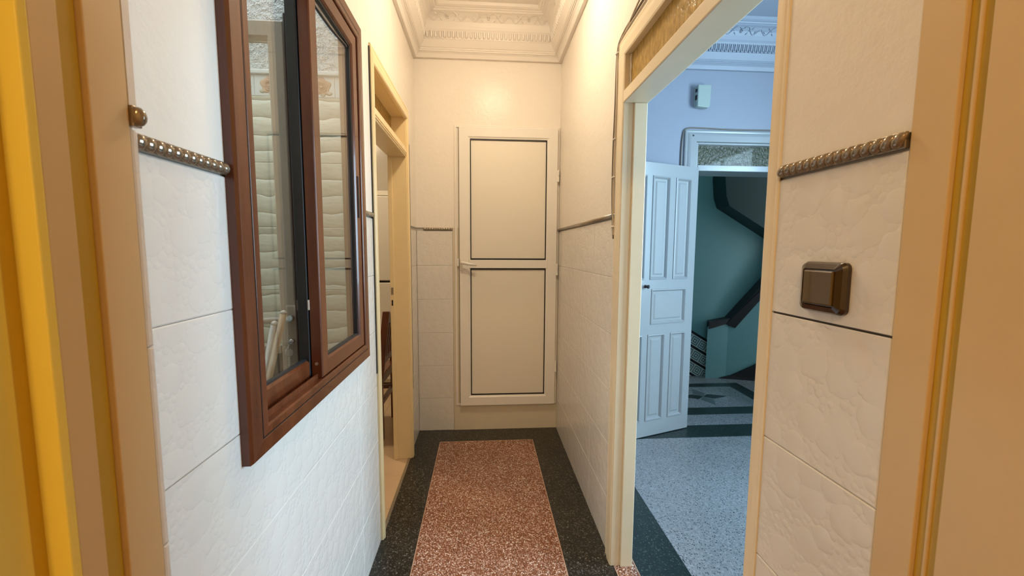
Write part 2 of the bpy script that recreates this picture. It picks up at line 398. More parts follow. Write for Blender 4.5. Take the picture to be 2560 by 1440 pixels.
w = MB(); wall_boxes(w, 'y', D+.006, D+.12, XL-.12, XR+.09, -.02, 3.0)
WALL_F = struct('wall_far', w, M_grout, 'far corridor wall behind the white cupboard door', 'wall')
w = MB(); wall_boxes(w, 'y', D, D+.006, XL, XR, ZD1-.002, 2.96)
w.build('plaster', M_plaster, WALL_F, label='glossy cream painted upper wall')
MB().box(-.218, XR, D+.001, D+.006, 0, ZD1-.002).build('render_patch', M_smooth, WALL_F, label='smooth cream render below the cupboard door')
tile_wall(WALL_F, 'F', D+.006, [(XL, -.220, [], 0, ZT)])

# ------------------------------------------------------------------ ceiling and cornice
struct('ceiling', MB().box(XL-.02, XR+.02, .40, D+.02, 2.945, 3.02), M_ceil, 'flat cream corridor ceiling inside the cornice', 'ceiling')
CPROF = [(0, 2.668), (.022, 2.668), (.026, 2.676), (.034, 2.690), (.046, 2.700), (.050, 2.700), (.050, 2.708), (.056, 2.709), (.056, 2.716), (.062, 2.72),
         (.088, 2.758), (.080, 2.764), (.090, 2.812), (.096, 2.822), (.098, 2.838), (.106, 2.862), (.120, 2.884), (.142, 2.900), (.158, 2.905), (.158, 2.913), (.166, 2.915), (.170, 2.921),
         (.178, 2.921), (.190, 2.928), (.194, 2.946), (-.004, 2.946)]
def cornice(x0, x1, y0, y1, mat, name, label, sides, eggstep=.0205, dz=0, ornament=True):
    mb = MB().ring_frame(x0, x1, y0, y1, [(i, d+dz) for i, d in CPROF], lambda u, v, d: (u, v, d))
    root = struct(name, mb, mat, label, 'cornice')
    # egg blocks (local: x along, y up the slope, z out)
    e = MB()
    def arc(sc_, z): return [(sc_*a, sc_*b if b < 0 else b, z) for a, b in ((-.0082, .021), (-.0085, -.006), (-.006, -.016), (0, -.020), (.006, -.016), (.0085, -.006), (.0082, .021))]
    e.loft([arc(1, -.004), arc(1, .004), arc(.8, .0095), arc(.45, .012)])
    egg = e.mesh('egg', mat, False)
    d = MB().prism([(-.0022, -.025), (.0022, -.025), (.0026, .024), (-.0026, .024)], 'z', -.004, .009).mesh('dart', mat)
    for side in sides:
        if side in 'FN': a0, a1 = x0+.09, x1-.09
        else: a0, a1 = y0+.09, y1-.09
        n = int((a1-a0)/.0285); st = (a1-a0)/n
        tilt = math.atan2(.010, .048)
        for i in range(n):
            for me, off in ((egg, .5), (d, 0)):
                u = a0+(i+off)*st; ins, z = .0835, 2.788+dz
                o = bpy.data.objects.new(me.name.split('.')[0], me); C.objects.link(o)
                if side == 'F': M = Matrix(((1, 0, 0, u), (0, 0, -1, y1-ins), (0, 1, 0, z), (0, 0, 0, 1)))
                elif side == 'L': M = Matrix(((0, 0, 1, x0+ins), (1, 0, 0, u), (0, 1, 0, z), (0, 0, 0, 1)))
                elif side == 'R': M = Matrix(((0, 0, -1, x1-ins), (-1, 0, 0, u), (0, 1, 0, z), (0, 0, 0, 1)))
                M = M @ Matrix.Rotation(tilt, 4, 'X')
                o.location = M.to_translation(); o.rotation_euler = M.to_euler(); adopt(o, root)
    # scroll and flower relief lying in the cove
    def cove(t):                                    # t 0..1 bottom to top of the cove -> inset, z
        pts = [(.098, 2.832), (.106, 2.862), (.120, 2.884), (.142, 2.900), (.156, 2.905)]
        s = t*4; i = min(int(s), 3); f = s-i
        return pts[i][0]*(1-f)+pts[i+1][0]*f, pts[i][1]*(1-f)+pts[i+1][1]*f+dz
    if ornament:
        for side in sides:
            L0, L1 = ((x0, x1) if side in 'F' else (y0, y1))
            def at(u, t, lift=.002):
                ins, z = cove(max(0, min(1, t))); z -= lift*.8; ins += lift*.6
                return {'F': (u, y1-ins, z), 'L': (x0+ins, u, z), 'R': (x1-ins, u, z)}[side]
            c = (L0+L1)/2; mb = MB(); k = 0
            cs = [c+j*.27 for j in range(-6, 7) if L0+.2 < c+j*.27 < L1-.2]
            for cc in cs:
                for sgn in (-1, 1):
                    pts = [at(cc+sgn*(.012+.118*q), .55+.32*math.sin(q*PI*2+.4)*(1-q*.4)) for q in [i/14 for i in range(15)]]
                    mb.tube(pts, [.0018+.002*math.sin(PI*i/14) for i in range(15)], 6)
                    for q, tt in ((.03, .75), (.05, .5), (.035, .3), (.07, .62), (.095, .4)):
                        p = Vector(at(cc+sgn*q, tt)); p2 = Vector(at(cc+sgn*(q+.014), tt+.14)); mb.tube([p, (p+p2)/2, p2], [.001, .0042, .0008], 6)
            mb.build('scroll_relief', mat, root, smooth=True)
            for cc in cs:
                f = MB()
                for j in range(6):
                    a = 2*PI*j/6; p = Vector(at(cc+.011*math.cos(a), .55+.16*math.sin(a))); q = Vector(at(cc+.003*math.cos(a), .55+.05*math.sin(a), .005)); f.tube([p, (p+q)/2, q], [.0015, .005, .002], 6)
                f.build('flower_relief', mat, root, smooth=True)
    return root
cornice(XL, XR, .505, D, M_ceil, 'trim_1', 'cream moulded plaster cornice round the corridor ceiling', 'FLR')

# ------------------------------------------------------------------ rope trims (dado)
def bead_mesh(L_, r, mat, slant=0.0):
    prof = [(-.5, .70), (-.38, .80), (-.30, .84), (-.22, .92), (0, 1.0), (.22, .92), (.30, .84), (.38, .80), (.5, .70)]
    n = 12; loops = []
    for t, rr in prof:
        loops.append([(t*L_+slant*math.cos(2*PI*k/n)*r, rr*r*math.cos(2*PI*k/n), rr*r*.8*math.sin(2*PI*k/n)) for k in range(n)])
    return MB().loft(loops).mesh('bead', mat, True)
def rope(name, face, pos, u0, u1, z, step, r, mat, label, slant=0.0, parent=None):
    if face == 'L': bx = MB().box(pos-.004, pos+.004, u0, u1, z-r*1.02, z+r*1.02)
    elif face == 'R': bx = MB().box(pos-.004, pos+.004, u0, u1, z-r*1.02, z+r*1.02)
    else: bx = MB().box(u0, u1, pos-.004, pos+.004, z-r*1.02, z+r*1.02)
    root = tag(bx.build(name, mat, None, .001), label, 'trim', kind='structure')
    n = max(1, round((u1-u0)/step)); st = (u1-u0)/n; me = bead_mesh(st*.99, r, mat, slant)
    for i in range(n):
        u = u0+(i+.5)*st; o = bpy.data.objects.new('bead', me); C.objects.link(o)
        if face == 'L': M = Matrix(((0, 0, 1, pos+.004), (1, 0, 0, u), (0, 1, 0, z), (0, 0, 0, 1)))
        elif face == 'R': M = Matrix(((0, 0, -1, pos-.004), (-1, 0, 0, u), (0, 1, 0, z), (0, 0, 0, 1)))
        else: M = Matrix(((1, 0, 0, u), (0, 0, -1, pos-.004), (0, 1, 0, z), (0, 0, 0, 1)))
        o.location = M.to_translation(); o.rotation_euler = M.to_euler(); adopt(o, root)
    return root
ZR = 1.502
rope('trim_2', 'L', XL, .555, .811, ZR, .0172, .0112, M_rope, 'bronze beaded trim on the left wall, running into the brown window')
rope('trim_3', 'R', XR, .512, .739, ZR, .0150, .0108, M_rope, 'bronze rope trim above the light switch', .28)
rope('trim_4', 'F', D, -.425, -.222, ZR, .0165, .0085, M_rope2, 'short beaded trim left of the cupboard door')
tr = MB().tube([(XR, 1.70, ZR), (XR, D, ZR)], .0095, 12)
tag(tr.build('trim_5', M_rope2, None, smooth=True), 'plain half round trim between the hall doorway and the far corner', 'trim', kind='structure')
tr = MB().tube([(XL, 1.66, ZR), (XL, 1.825, ZR)], .011, 12)
tag(tr.build('trim_6', M_rope2, None, smooth=True), 'short round trim between the brown window and the kitchen doorway', 'trim', kind='structure')

# ------------------------------------------------------------------ near doorway (the camera looks through it)
w = MB(); wall_boxes(w, 'y', .372, .507, -1.7, 1.75, -.02, 3.0, [(-.425, .585, 0, 2.25)])
WALL_N = struct('wall_near', w, M_core, 'wall of the near doorway the photo is taken through', 'wall')
w = MB().box(-.4245, -.396, .452, .507, 0, ZT).box(-.4245, -.396, .452, .507, ZT, 2.24); w.build('return', M_core, WALL_N)
for k in range(6): place_tile(WALL_N, .4975, .5075, k*RH, (k+1)*RH, 'L', -.396, M_tile, name='edge_tile')
MB().box(-.396, -.390, .4975, .507, ZD1, 2.24).build('plaster', M_plaster, WALL_N)
rope('trim_7', 'L', -.390, .4965, .5085, ZR, .012, .0112, M_rope, 'end stub of bronze trim beside the left door frame')
DN = thing('door_1', (0, .43, 0), 'yellow cream frame of the near doorway at both edges of the photo', 'door frame', 'structure')
def post(name, poly, mat, label=None): return MB().prism(poly, 'z', 0, 2.25).build(name, mat, DN, .0012, label=label)
post('left_architrave', [(-.424, .451), (-.390, .451), (-.390, .4965), (-.424, .4965)], M_frameL)
post('left_groove', [(-.424, .426), (-.3965, .426), (-.3965, .451), (-.424, .451)], M_frameBounce, 'groove tinted ochre for bounced light')
post('left_stop', [(-.424, .399), (-.390, .399), (-.390, .426), (-.424, .426)], M_frameL)
post('left_lining', [(-.424, .379), (-.411, .379), (-.411, .399), (-.424, .399)], M_frameBounce, 'rebate tinted ochre for bounced light')
post('left_edge_board', [(-.424, .391), (-.3905, .391), (-.389, .399), (-.424, .399)], M_frameLit)
post('left_casing', [(-.47, .345), (-.411, .345), (-.411, .380), (-.47, .380)], M_frameLit)
post('right_architrave', [(.584, .459), (.553, .459), (.553, .5088), (.584, .5088)], M_frameL)
post('right_groove', [(.584, .432), (.559, .432), (.559, .459), (.584, .459)], M_frameBounce, 'groove tinted ochre for bounced light')
post('right_bead', [(.561, .444), (.556, .444), (.556, .448), (.561, .448)], M_frameL)
post('right_casing', [(.62, .345), (.553, .345), (.553, .432), (.584, .432), (.62, .37)], M_frameL)
MB().box(-.424, .584, .37, .50, 2.25-.05, 2.25).build('head', M_frameL, DN)

# ------------------------------------------------------------------ brown sliding window
WN = thing('window_1', (XL, 1.21, .925), 'red brown two leaf sliding window in the left wall', 'window', 'structure')
def toL(u, v, d): return (XL+d, u, v)
y0, y1, z0, z1 = .809, 1.656, .925, 2.178
f = MB().ring_frame(y0, y1, z0, z1, [(0, 0), (0, .016), (.004, .022), (.036, .024), (.040, .022), (.042, .024), (.058, .025), (.062, .022), (.062, -.045), (.026, -.05), (.026, 0)], toL)
f.build('window_frame', M_brown, WN, .0008)
MB().ring_frame(y0+.0385, y1-.0385, z0+.0385, z1-.0385, [(0, .0205), (.0018, .0205), (.0018, .0236), (0, .0236)], toL).build('frame_seam', M_black, WN, label='thin dark seam in the frame')
trk = MB()
for d in (-.026, .004): trk.box(XL+d-.002, XL+d+.002, y0+.06, y1-.06, z0+.058, z0+.076)
trk.build('track', M_brown, WN)
def sash(ya, yb, za, zb, d0, d1, st, label, black_right):
    s = MB().ring_frame(ya, yb, za, zb, [(0, d0), (0, d1-.003), (.003, d1), (st-.006, d1), (st, d1-.006), (st, d0+.004), (st-.004, d0)], toL).build('sash', M_brown, WN, .0006, label=label)
    MB().ring_frame(ya+st-.001, yb-st+.001, za+st-.001, zb-st+.001, [(0, d0+.006), (0, d1-.007), (.006, d1-.0085), (.006, d0+.008)], toL).build('gasket', M_black, s, label='black rubber gasket')
    dm = (d0+d1)/2-.001
    MB().box(XL+dm-.002, XL+dm+.002, ya+st-.004, yb-st+.004, za+st-.004, zb-st+.004).build('glass_pane', M_glass, s)
    return s
s1 = sash(.850, 1.232, z0+.062, z1-.062, -.040, -.014, .054, 'rear sliding leaf, on the near side', True)
MB().box(XL-.041, XL-.0125, 1.170, 1.222, z0+.07, z1-.07).build('interlock', M_black, s1, .002, label='black interlock profile')
MB().box(XL-.0135, XL-.0095, 1.172, 1.182, 1.185, 1.213).build('guide_clip', M_clip, s1, label='small white clip')
s2 = sash(1.176, 1.588, z0+.064, z1-.064, -.010, .020, .050, 'front sliding leaf, on the far side', False)
MB().box(XL+.0195, XL+.0235, 1.552, 1.566, 1.47, 1.62).build('latch', M_black, s2, .004, label='long dark recessed latch')
MB().lathe([(.001, -.001), (.0045, -.001), (.0045, .002), (.002, .003)], 'y', (XL+.004, 1.1745, 1.03)).build('screw', M_steel, s2)
pts = [(XL+.007, 1.22+.30*t, 2.05-.012*math.sin(PI*min(1, t*1.1))-.016*(1-t)**3) for t in [i/16 for i in range(17)]]
MB().tube(pts, .0042, 6).build('loose_gasket', M_black, s2, smooth=True, label='black rubber gasket hanging loose at the top')

# ------------------------------------------------------------------ light well behind the window
LWY = 1.70
w = MB(); wall_boxes(w, 'y', LWY+.006, LWY+.02, -1.95, -.535, -.02, 2.9)
LW = struct('wall_lightwell_far', w, M_rosebg, 'light well wall with ledge stone tiles, rose border and rough plaster', 'wall')
MB().box(-1.95, -.535, LWY-.006, LWY+.006, 2.03, 2.9).build('rough_plaster', M_rough, LW, label='rough white plaster above the rose border')
MB().box(-1.95, -.535, LWY-.016, LWY, 2.018, 2.034).build('border_ledge', M_rosebg, LW, .003)
zs = [.0, .19, .44, .69, .94, 1.19, 1.44, 1.69, 1.938]
vj = [-1.95, -1.70, -1.35, -1.00-.15+.25, -.545]
vj = [-1.95, -1.60, -1.25, -.895, -.545]
for i in range(len(zs)-1):
    for j in range(len(vj)-1): place_tile(LW, vj[j], vj[j+1], zs[i], zs[i+1], 'F', LWY+.004, M_stone, .010, 'stone_tile')
def rose(cx, cz, R, root):
    g = MB(); n = 40
    for ring, (r0, lift) in enumerate(((1.0, .002), (.74, .0045), (.5, .007), (.28, .009))):
        k = 5+ring
        outer = [(cx+R*r0*(1+.11*math.sin(k*a+ring))*math.cos(a)*1.08, LWY-.006, cz+R*r0*(1+.11*math.sin(k*a+ring))*math.sin(a)) for a in [2*PI*i/n for i in range(n)]]
        inner = [(cx+(x-cx)*.86, LWY-.006-lift, cz+(z-cz)*.86) for x, y, z in outer]
        inn2 = [(cx+(x-cx)*.70, LWY-.006-lift*.6, cz+(z-cz)*.70) for x, y, z in outer]
        g.loft([outer, inner, inn2])
    g.build('rose_relief', M_rose, root, smooth=True, label='peach coloured rose')
    for dx, dz, s in ((-.9, -.75, .35), (.15, -1.0, .3), (.9, -.8, .38)):
        l = [(cx+R*(dx+s*math.cos(a)), LWY-.006, cz+R*(dz+s*.7*math.sin(a))) for a in [2*PI*i/12 for i in range(12)]]
        l2 = [(cx+R*dx+(x-cx-R*dx)*.6, LWY-.010, cz+R*dz+(z-cz-R*dz)*.6) for x, y, z in l]
        MB().loft([l, l2]).build('leaf_relief', M_leaf, root)
xs = [-1.17, -1.02, -.872, -.722, -.572]
for i in range(len(xs)-1): place_tile(LW, xs[i], xs[i+1], 1.938, 2.018, 'F', LWY+.004, M_rosebg, .010, 'border_tile')
place_tile(LW, -.572, -.537, 1.938, 2.018, 'F', LWY+.004, M_rosebg, .010, 'border_tile')
rose(-.815, 1.980, .031, LW); rose(-.622, 1.980, .032, LW); rose(-.905, 1.987, .019, LW); rose(-1.05, 1.98, .03, LW)
w = MB(); wall_boxes(w, 'x', -2.0, -1.95, .30, 1.75, -.02, 2.9)
struct('wall_lightwell_left', w, M_rough, 'side wall of the light well', 'wall')
w = MB(); wall_boxes(w, 'y', .25, .30, -2.0, -.535, -.02, 2.9)
struct('wall_lightwell_near', w, M_rough, 'near wall of the light well', 'wall')
struct('floor_lightwell', MB().box(-2.0, -.535, .25, LWY+.01, -.06, -.001), M_core, 'floor of the light well', 'floor')

# glazed grey metal door standing open in the light well
GD = thing('door_5', (-.585, 1.30, .0), 'grey metal glazed door standing open behind the window glass', 'door', 'structure')
def toF(y): return lambda u, v, d: (u, y-d, v)
xa, xb = -1.36, -.571
MB().ring_frame(xa, xb, .03, 2.007, [(0, -.02), (0, .017), (.004, .02), (.043, .02), (.048, .014), (.048, -.02)], toF(1.30)).build('door_frame', M_grey, GD, .0008)
MB().box(xa+.05, xb-.05, 1.288, 1.312, .08, 1.045).build('lower_panel', M_greydk, GD, label='dark solid lower panel')
MB().box(xa+.05, xb-.05, 1.282, 1.318, 1.035, 1.058).build('mid_rail', M_grey, GD)
MB().box(xa+.054, xb-.054, 1.298, 1.302, 1.05, 1.955).build('glass_pane', M_glass2, GD)
MB().box(-.598, -.564, 1.272, 1.281, .95, 1.185).build('handle_plate', M_grey, GD, .006)
MB().tube([(-.581, 1.275, 1.147), (-.581, 1.235, 1.147), (-.592, 1.228, 1.147), (-.72, 1.228, 1.143)], [.009, .009, .0105, .009], 10).build('lever_handle', M_grey, GD, smooth=True)
MB().lathe([(.006, 0), (.008, .002), (.008, .010)], 'y', (-.581, 1.262, 1.075)).build('lock_cylinder', M_steel, GD, smooth=True)
MB().prism([(-.568, 1.33), (-.568, 1.272), (-.562, 1.266), (-.559, 1.274), (-.554, 1.262), (-.549, 1.262), (-.547, 1.273), (-.543, 1.258), (-.537, 1.258), (-.537, 1.33)], 'z', 0, 2.02).build('door_post', M_black, GD, label='ridged black door post')
KY = thing('key_ring', (-.581, 1.255, 1.07), 'steel keys hanging in the lock of the grey glazed door', 'keys')
def key(mbx, cx, cy, cz, s=1.0):
    mbx.lathe([(.004*s, -.001), (.0125*s, -.001), (.0125*s, .001), (.004*s, .001)], 'y', (cx, cy, cz), 18)
    mbx.box(cx-.003*s, cx+.003*s, cy-.001, cy+.001, cz-.042*s, cz-.011*s)
    for k in range(3): mbx.box(cx-.0062*s, cx-.003*s, cy-.001, cy+.001, cz-.040*s+k*.007, cz-.036*s+k*.007)
key(k1 := MB(), -.583, 1.252, 1.045); k1.build('hanging_key', M_steel, KY)
k2 = MB().box(-.584, -.578, 1.236, 1.264, 1.073, 1.077); k2.lathe([(.003, -.001), (.012, -.001), (.012, .001), (.003, .001)], 'z', (-.585, 1.232, 1.075), 18); k2.build('lock_key', M_steel, KY)
ring = [(-.584+.013*math.sin(a)*.5, 1.240+.012*math.cos(a), 1.064+.013*math.sin(a)) for a in [2*PI*i/16 for i in range(17)]]
MB().tube(ring, .0011, 6).build('split_ring', M_steel, KY)
def pole(top, bot, r, mat, label):
    t, b = Vector(top), Vector(bot); d = (t-b).normalized()
    root = tag(MB().tube([b, t-d*r], r, 14).build('wooden_pole', mat, None, smooth=True), label, 'pole')
    MB().tube([t-d*r, t-d*r*.4, t, t+d*r*.25], [r*1.03, r*.98, r*.7, r*.2], 14).build('rounded_end', M_polepaint, root, smooth=True)
pole((-.570, 1.205, 1.178), (-.79, 1.02, .012), .0085, M_handlewood, 'taller brown wooden pole leaning behind the window glass')
pole((-.594, 1.20, 1.148), (-.83, 1.16, .012), .0092, M_polepaint, 'shorter pole with worn white paint leaning behind the window glass')

# ------------------------------------------------------------------ kitchen doorway (left) and hall doorway (right)
def casing(mbx, face, pos, a0, a1, ztop, wd, mat, root, name='architrave', wl=None, pl=.7, ds=1.0):
    """stepped casing: two posts and a head, mitred, profile (inset from the outer edge, proud depth)"""
    sgn = 1 if face == 'L' else -1
    prof = [(0, -.001), (0, .012), (.010, .016), (.018, .013), (.030, .019), (.042, .022), (wd-.006, .022), (wd, .017), (wd, -.001)]
    def T(u, v, d): return (pos+sgn*d, u, v) if face in 'LR' else (u, pos-d, v)
    loops = []
    for cu, cv, su, sv in ((a0, 0, 1, 0), (a0, ztop, 1, -1), (a1, ztop, -1, -1), (a1, 0, -1, 0)):
        k = wl/wd if (wl and su > 0) else 1.0
        loops.append([T(cu+su*i*k, cv+sv*i, d*(pl if k < 1 else ds)) for i, d in prof])
    return MB().loft(loops).build(name, mat, root, .0008)
KDR = thing('door_2', (XL-.06, 2.25, 0), 'yellow cream kitchen door frame with amber glass transom', 'door frame', 'structure')
casing(None, 'L', XL, 1.833, 2.672, 2.215, .075, M_kframe, KDR, wl=.026)
jm = lambda a, b, z0_, z1_, x0_=-.577, x1_=XL+.012: MB().box(x0_, x1_, a, b, z0_, z1_)
jm(1.841, 1.858, 0, 2.169).build('jamb', M_kframe, KDR, .001)
jm(2.590, 2.614, 0, 2.169).build('jamb', M_kframe, KDR, .001)
jm(1.858, 2.590, 2.150, 2.169).build('head', M_kframe, KDR, .001)
MB().box(-.576, XL+.010, 1.858, 2.590, 1.915, 1.972).build('transom_bar', M_kframe, KDR, .004)
MB().box(-.545, XL+.014, 1.858, 2.590, 1.924, 1.930).build('bar_fillet', M_kframe, KDR, .001)
MB().box(XL+.010, XL+.015, 1.858, 2.590, 1.935, 1.962).build('bar_face', M_kframe, KDR, .002)
MB().box(-.558, -.552, 1.858, 2.590, 1.972, 2.150).build('amber_pane', M_amber, KDR, label='amber figured glass transom')
MB().box(-.577, -.551, 2.578, 2.590, 0, 1.915).build('door_stop', M_kframe, KDR, .002)
MB().box(-.571, -.557, 2.5765, 2.579, 1.075, 1.118).build('strike_plate', M_rope2, KDR, label='brass strike plate')
MB().box(-.569, -.560, 2.5758, 2.579, 1.005, 1.040).build('keeper_slot', M_black, KDR, label='black bolt slot')
MB().box(XL+.020, XL+.0228, 2.636, 2.639, .45, 2.0).build('paint_crack', M_black, KDR, label='dark crack down the far post')
MB().box(XL, XL+.004, 1.826, 1.832, .80, 2.20).build('shadow_gap', M_black, KDR, label='dark open crack along the frame')
HD = thing('door_3', (XR+.05, 1.2, 0), 'cream hall doorway frame with amber glass transom on the right', 'door frame', 'structure')
casing(None, 'R', XR, .742, 1.695, 2.185, .080, M_cream, HD, wl=.031, pl=.22, ds=.55)
jr = lambda a, b, z0_, z1_, x0_=XR-.008, x1_=.640: MB().box(x0_, x1_, a, b, z0_, z1_)
jr(.761, .775, 0, 2.168, XR+.001).build('jamb', M_cream, HD, .001)
jr(1.612, 1.624, 0, 2.168).build('jamb', M_cream, HD, .001)
jr(.775, 1.612, 2.108, 2.168).build('head', M_cream, HD, .001)
MB().box(.585, .638, 1.602, 1.612, 0, 1.925).build('door_stop', M_cream, HD, .003)
MB().box(XR-.012, .640, .775, 1.612, 1.925, 1.970).build('transom_bar', M_cream, HD, .004)
MB().box(.570, .576, .775, 1.612, 1.970, 2.108).build('amber_pane', M_amber, HD, label='amber figured glass transom')
gl = MB(); pt = [(.568, 1.606+.004*math.sin(i*2.1), 1.972+i*.0165) for i in range(9)]; gl.tube(pt, .0045, 6); gl.build('putty_bead', M_clip, HD, smooth=True, label='lumpy putty bead')

# cables running up the hall door frame
def cable(pts, r, mat, label):
    P = [Vector(p) for p in pts]; out = []
    for i in range(len(P)-1):
        a, b, c, d = P[max(i-1, 0)], P[i], P[i+1], P[min(i+2, len(P)-1)]
        for t in (0, .25, .5, .75): out.append(.5*((2*b)+(c-a)*t+(2*a-5*b+4*c-d)*t*t+(3*b-a-3*c+d)*t**3))
    out.append(P[-1]); return tag(MB().tube(out, r, 8).build('cable', mat, None, smooth=True), label, 'cable')
XC = XR-.0075
c1 = cable([(XC, .75, 2.200), (XC, 1.05, 2.203), (XC-.004, 1.30, 2.222), (XC-.004, 1.45, 2.225), (XC, 1.60, 2.195), (XC, 1.702, 2.155), (XC, 1.706, 1.95), (XC, 1.715, 1.80), (XC, 1.718, 1.62), (XC, 1.703, 1.45), (XC, 1.700, 1.42)], .0036, M_cable, 'cream cable running up beside the hall door frame, nearest the frame')
c2 = cable([(XC, .75, 2.212), (XC, 1.15, 2.222), (XC, 1.32, 2.214), (XC, 1.50, 2.206), (XC, 1.65, 2.196), (XC, 1.712, 2.150), (XC, 1.722, 1.95), (XC, 1.732, 1.78), (XC, 1.730, 1.60), (XC, 1.712, 1.46), (XC, 1.700, 1.405)], .0040, M_cable2, 'brown grey cable bowing away from the hall door frame')
c3 = cable([(XC, .75, 2.192), (XC, 1.30, 2.193), (XC, 1.62, 2.190), (XC, 1.7005, 2.160), (XC, 1.701, 1.90), (XC, 1.709, 1.72), (XC, 1.712, 1.58), (XC, 1.706, 1.44)], .0026, M_cable, 'thin cream cable looped behind the clips on the hall door frame')
for yy, zz in ((1.705, 2.150), (1.712, 1.815), (1.713, 1.66), (1.705, 1.455)):
    MB().tube([(XR-.0045, yy-.010, zz), (XR-.011, yy-.006, zz), (XR-.013, yy+.006, zz), (XR-.0045, yy+.016, zz)], .0035, 6).build('cable_clip', M_clip, c1, smooth=True)

# ------------------------------------------------------------------ cupboard door on the far wall
CD = thing('door_4', (.18, D, .2), 'white aluminium cupboard door on the far wall with two panels', 'door', 'structure')
toE = toF(D)
x0, x1, z0, z1 = -.170, .536, .196, 2.212
MB().ring_frame(x0-.034, x1+.016, z0-.004, z1+.018, [(0, -.004), (0, .004), (.003, .006), (.016, .006), (.016, -.004)], toE).build('surround', M_plaster, CD)
MB().box(x0-.004, x1+.004, D-.002, D+.003, z0-.006, z1+.004).build('shadow_gap', M_black, CD, label='black gap round the door leaf')
fr = MB().ring_frame(x0, x1, z0, z1, [(0, .003), (0, .024), (.003, .027), (.064, .027), (.070, .022), (.078, .020), (.078, .003)], toE)
fr.build('leaf_frame', M_alu, CD, .0008)
MB().box(x0+.070, x1-.070, D-.0265, D-.003, 1.222, 1.282).build('mid_rail', M_alu, CD, .002)
for za, zb in ((1.284, z1-.078), (z0+.078, 1.220)):
    MB().ring_frame(x0+.076, x1-.076, za, zb, [(0, .004), (0, .0195), (.0095, .0195), (.0095, .004)], toE).build('gasket', M_black, CD, label='black gasket line round the panel')
    MB().box(x0+.080, x1-.080, D-.014, D-.003, za+.003, zb-.003).build('panel', M_panel, CD)
for z in (1.885, 1.213, .487):
    MB().tube([(x1+.006, D-.024, z-.042), (x1+.006, D-.024, z-.003)], .0068, 10).tube([(x1+.006, D-.024, z+.003), (x1+.006, D-.024, z+.042)], .0068, 10).box(x1-.012, x1+.006, D-.029, D-.024, z-.04, z+.04).build('hinge', M_alu, CD, smooth=False)
hb = MB().box(x0+.006, x0+.026, D-.036, D-.026, 1.205, 1.292).build('handle_plate', M_alu, CD, .004)
MB().tube([(x0+.016, D-.034, 1.262), (x0+.016, D-.060, 1.262), (x0+.024, D-.066, 1.262), (x0+.075, D-.066, 1.252), (x0+.125, D-.060, 1.246)], [.009, .009, .012, .010, .007], 10).build('lever_handle', M_alu, CD, smooth=True)
MB().box(x0-.018, x0-.004, D-.018, D-.004, 1.235, 1.290).build('keeper', M_alu, CD, .003)

# ------------------------------------------------------------------ light switch
LS = thing('light_switch', (XR, .615, 1.30), 'dark brown plastic light switch on the white tiles of the right wall', 'switch')
def toR(u, v, d): return (XR-d, u, v)
def rrect(u0, u1, v0, v1, r, d, n=5):
    out = []
    for cu, cv, a in ((u1-r, v1-r, 0), (u0+r, v1-r, PI/2), (u0+r, v0+r, PI), (u1-r, v0+r, 1.5*PI)):
        for k in range(n+1): out.append(toR(cu+r*math.cos(a+k*PI/2/n), cv+r*math.sin(a+k*PI/2/n), d))
    return out
u0, u1, v0, v1 = .578, .664, 1.257, 1.339
MB().loft([rrect(u0, u1, v0, v1, .010, 0), rrect(u0, u1, v0, v1, .010, .006), rrect(u0+.003, u1-.003, v0+.003, v1-.003, .009, .012), rrect(u0+.011, u1-.011, v0+.011, v1-.011, .004, .0165), rrect(u0+.0125, u1-.0125, v0+.0125, v1-.0125, .004, .014)]).build('switch_plate', M_switch, LS, smooth=False)
MB().loft([rrect(u0+.014, u1-.014, v0+.014, v1-.014, .002, .012), rrect(u0+.014, u1-.014, v0+.014, v1-.014, .002, .017), rrect(u0+.016, u1-.016, v0+.016, v1-.016, .002, .0185)]).build('rocker', M_rocker, LS)

# ------------------------------------------------------------------ kitchen
KF = struct('floor_kitchen', MB().box(-3.0, XL-.012, 1.74, 5.05, -.06, -.012), M_grout, 'kitchen floor of orange beige tiles', 'floor')
for i in range(6):
    for j in range(10):
        xa = XL-.012-(i+1)*.33; ya = 1.885+(j-.45)*.33
        if ya+.33 > 5.0: continue
        if i == 0: xb_ = xa+.33
        o = bpy.data.objects.new('floor_tile', tile_mesh(.33, .33, .006, M_kfloor)); C.objects.link(o)
        o.location = (xa+.165, ya+.165, -.0065); adopt(o, KF)
MB().box(XL-.012, XL+.004, 1.858, 2.590, -.02, .004).build('threshold_strip', M_rope2, KF, .002)
w = MB(); wall_boxes(w, 'y', 4.75, 4.85, -3.0, -.60, -.02, 2.9); struct('wall_kitchen_far', w, M_kwall, 'glazed cream kitchen wall behind the refrigerator', 'wall')
w = MB(); wall_boxes(w, 'x', -3.05, -2.95, 1.72, 4.85, -.02, 2.9); struct('wall_kitchen_left', w, M_kwall, 'left kitchen wall', 'wall')
w = MB(); wall_boxes(w, 'y', 1.722, 1.80, -2.95, -.577, -.02, 2.9); struct('wall_kitchen_near', w, M_kwall, 'near kitchen wall', 'wall')
w = MB(); wall_boxes(w, 'x', -.595, -.50, D+.13, 4.75, -.02, 2.9); struct('wall_kitchen_right', w, M_kwall, 'right kitchen wall', 'wall')
struct('ceiling_kitchen', MB().box(-3.05, -.50, 1.725, 4.85, 2.9, 3.0), M_ceil, 'kitchen ceiling', 'ceiling')
FR = thing('refrigerator', (-1.05, 4.1, 0), 'tall white two door refrigerator seen through the kitchen doorway', 'refrigerator')
MB().box(-1.38, -.72, 4.05, 4.68, .03, 1.865).build('body', M_fridge, FR, .006)
MB().box(-1.385, -.715, 4.04, 4.69, 1.866, 1.91).build('top_cover', M_fridge, FR, .004)
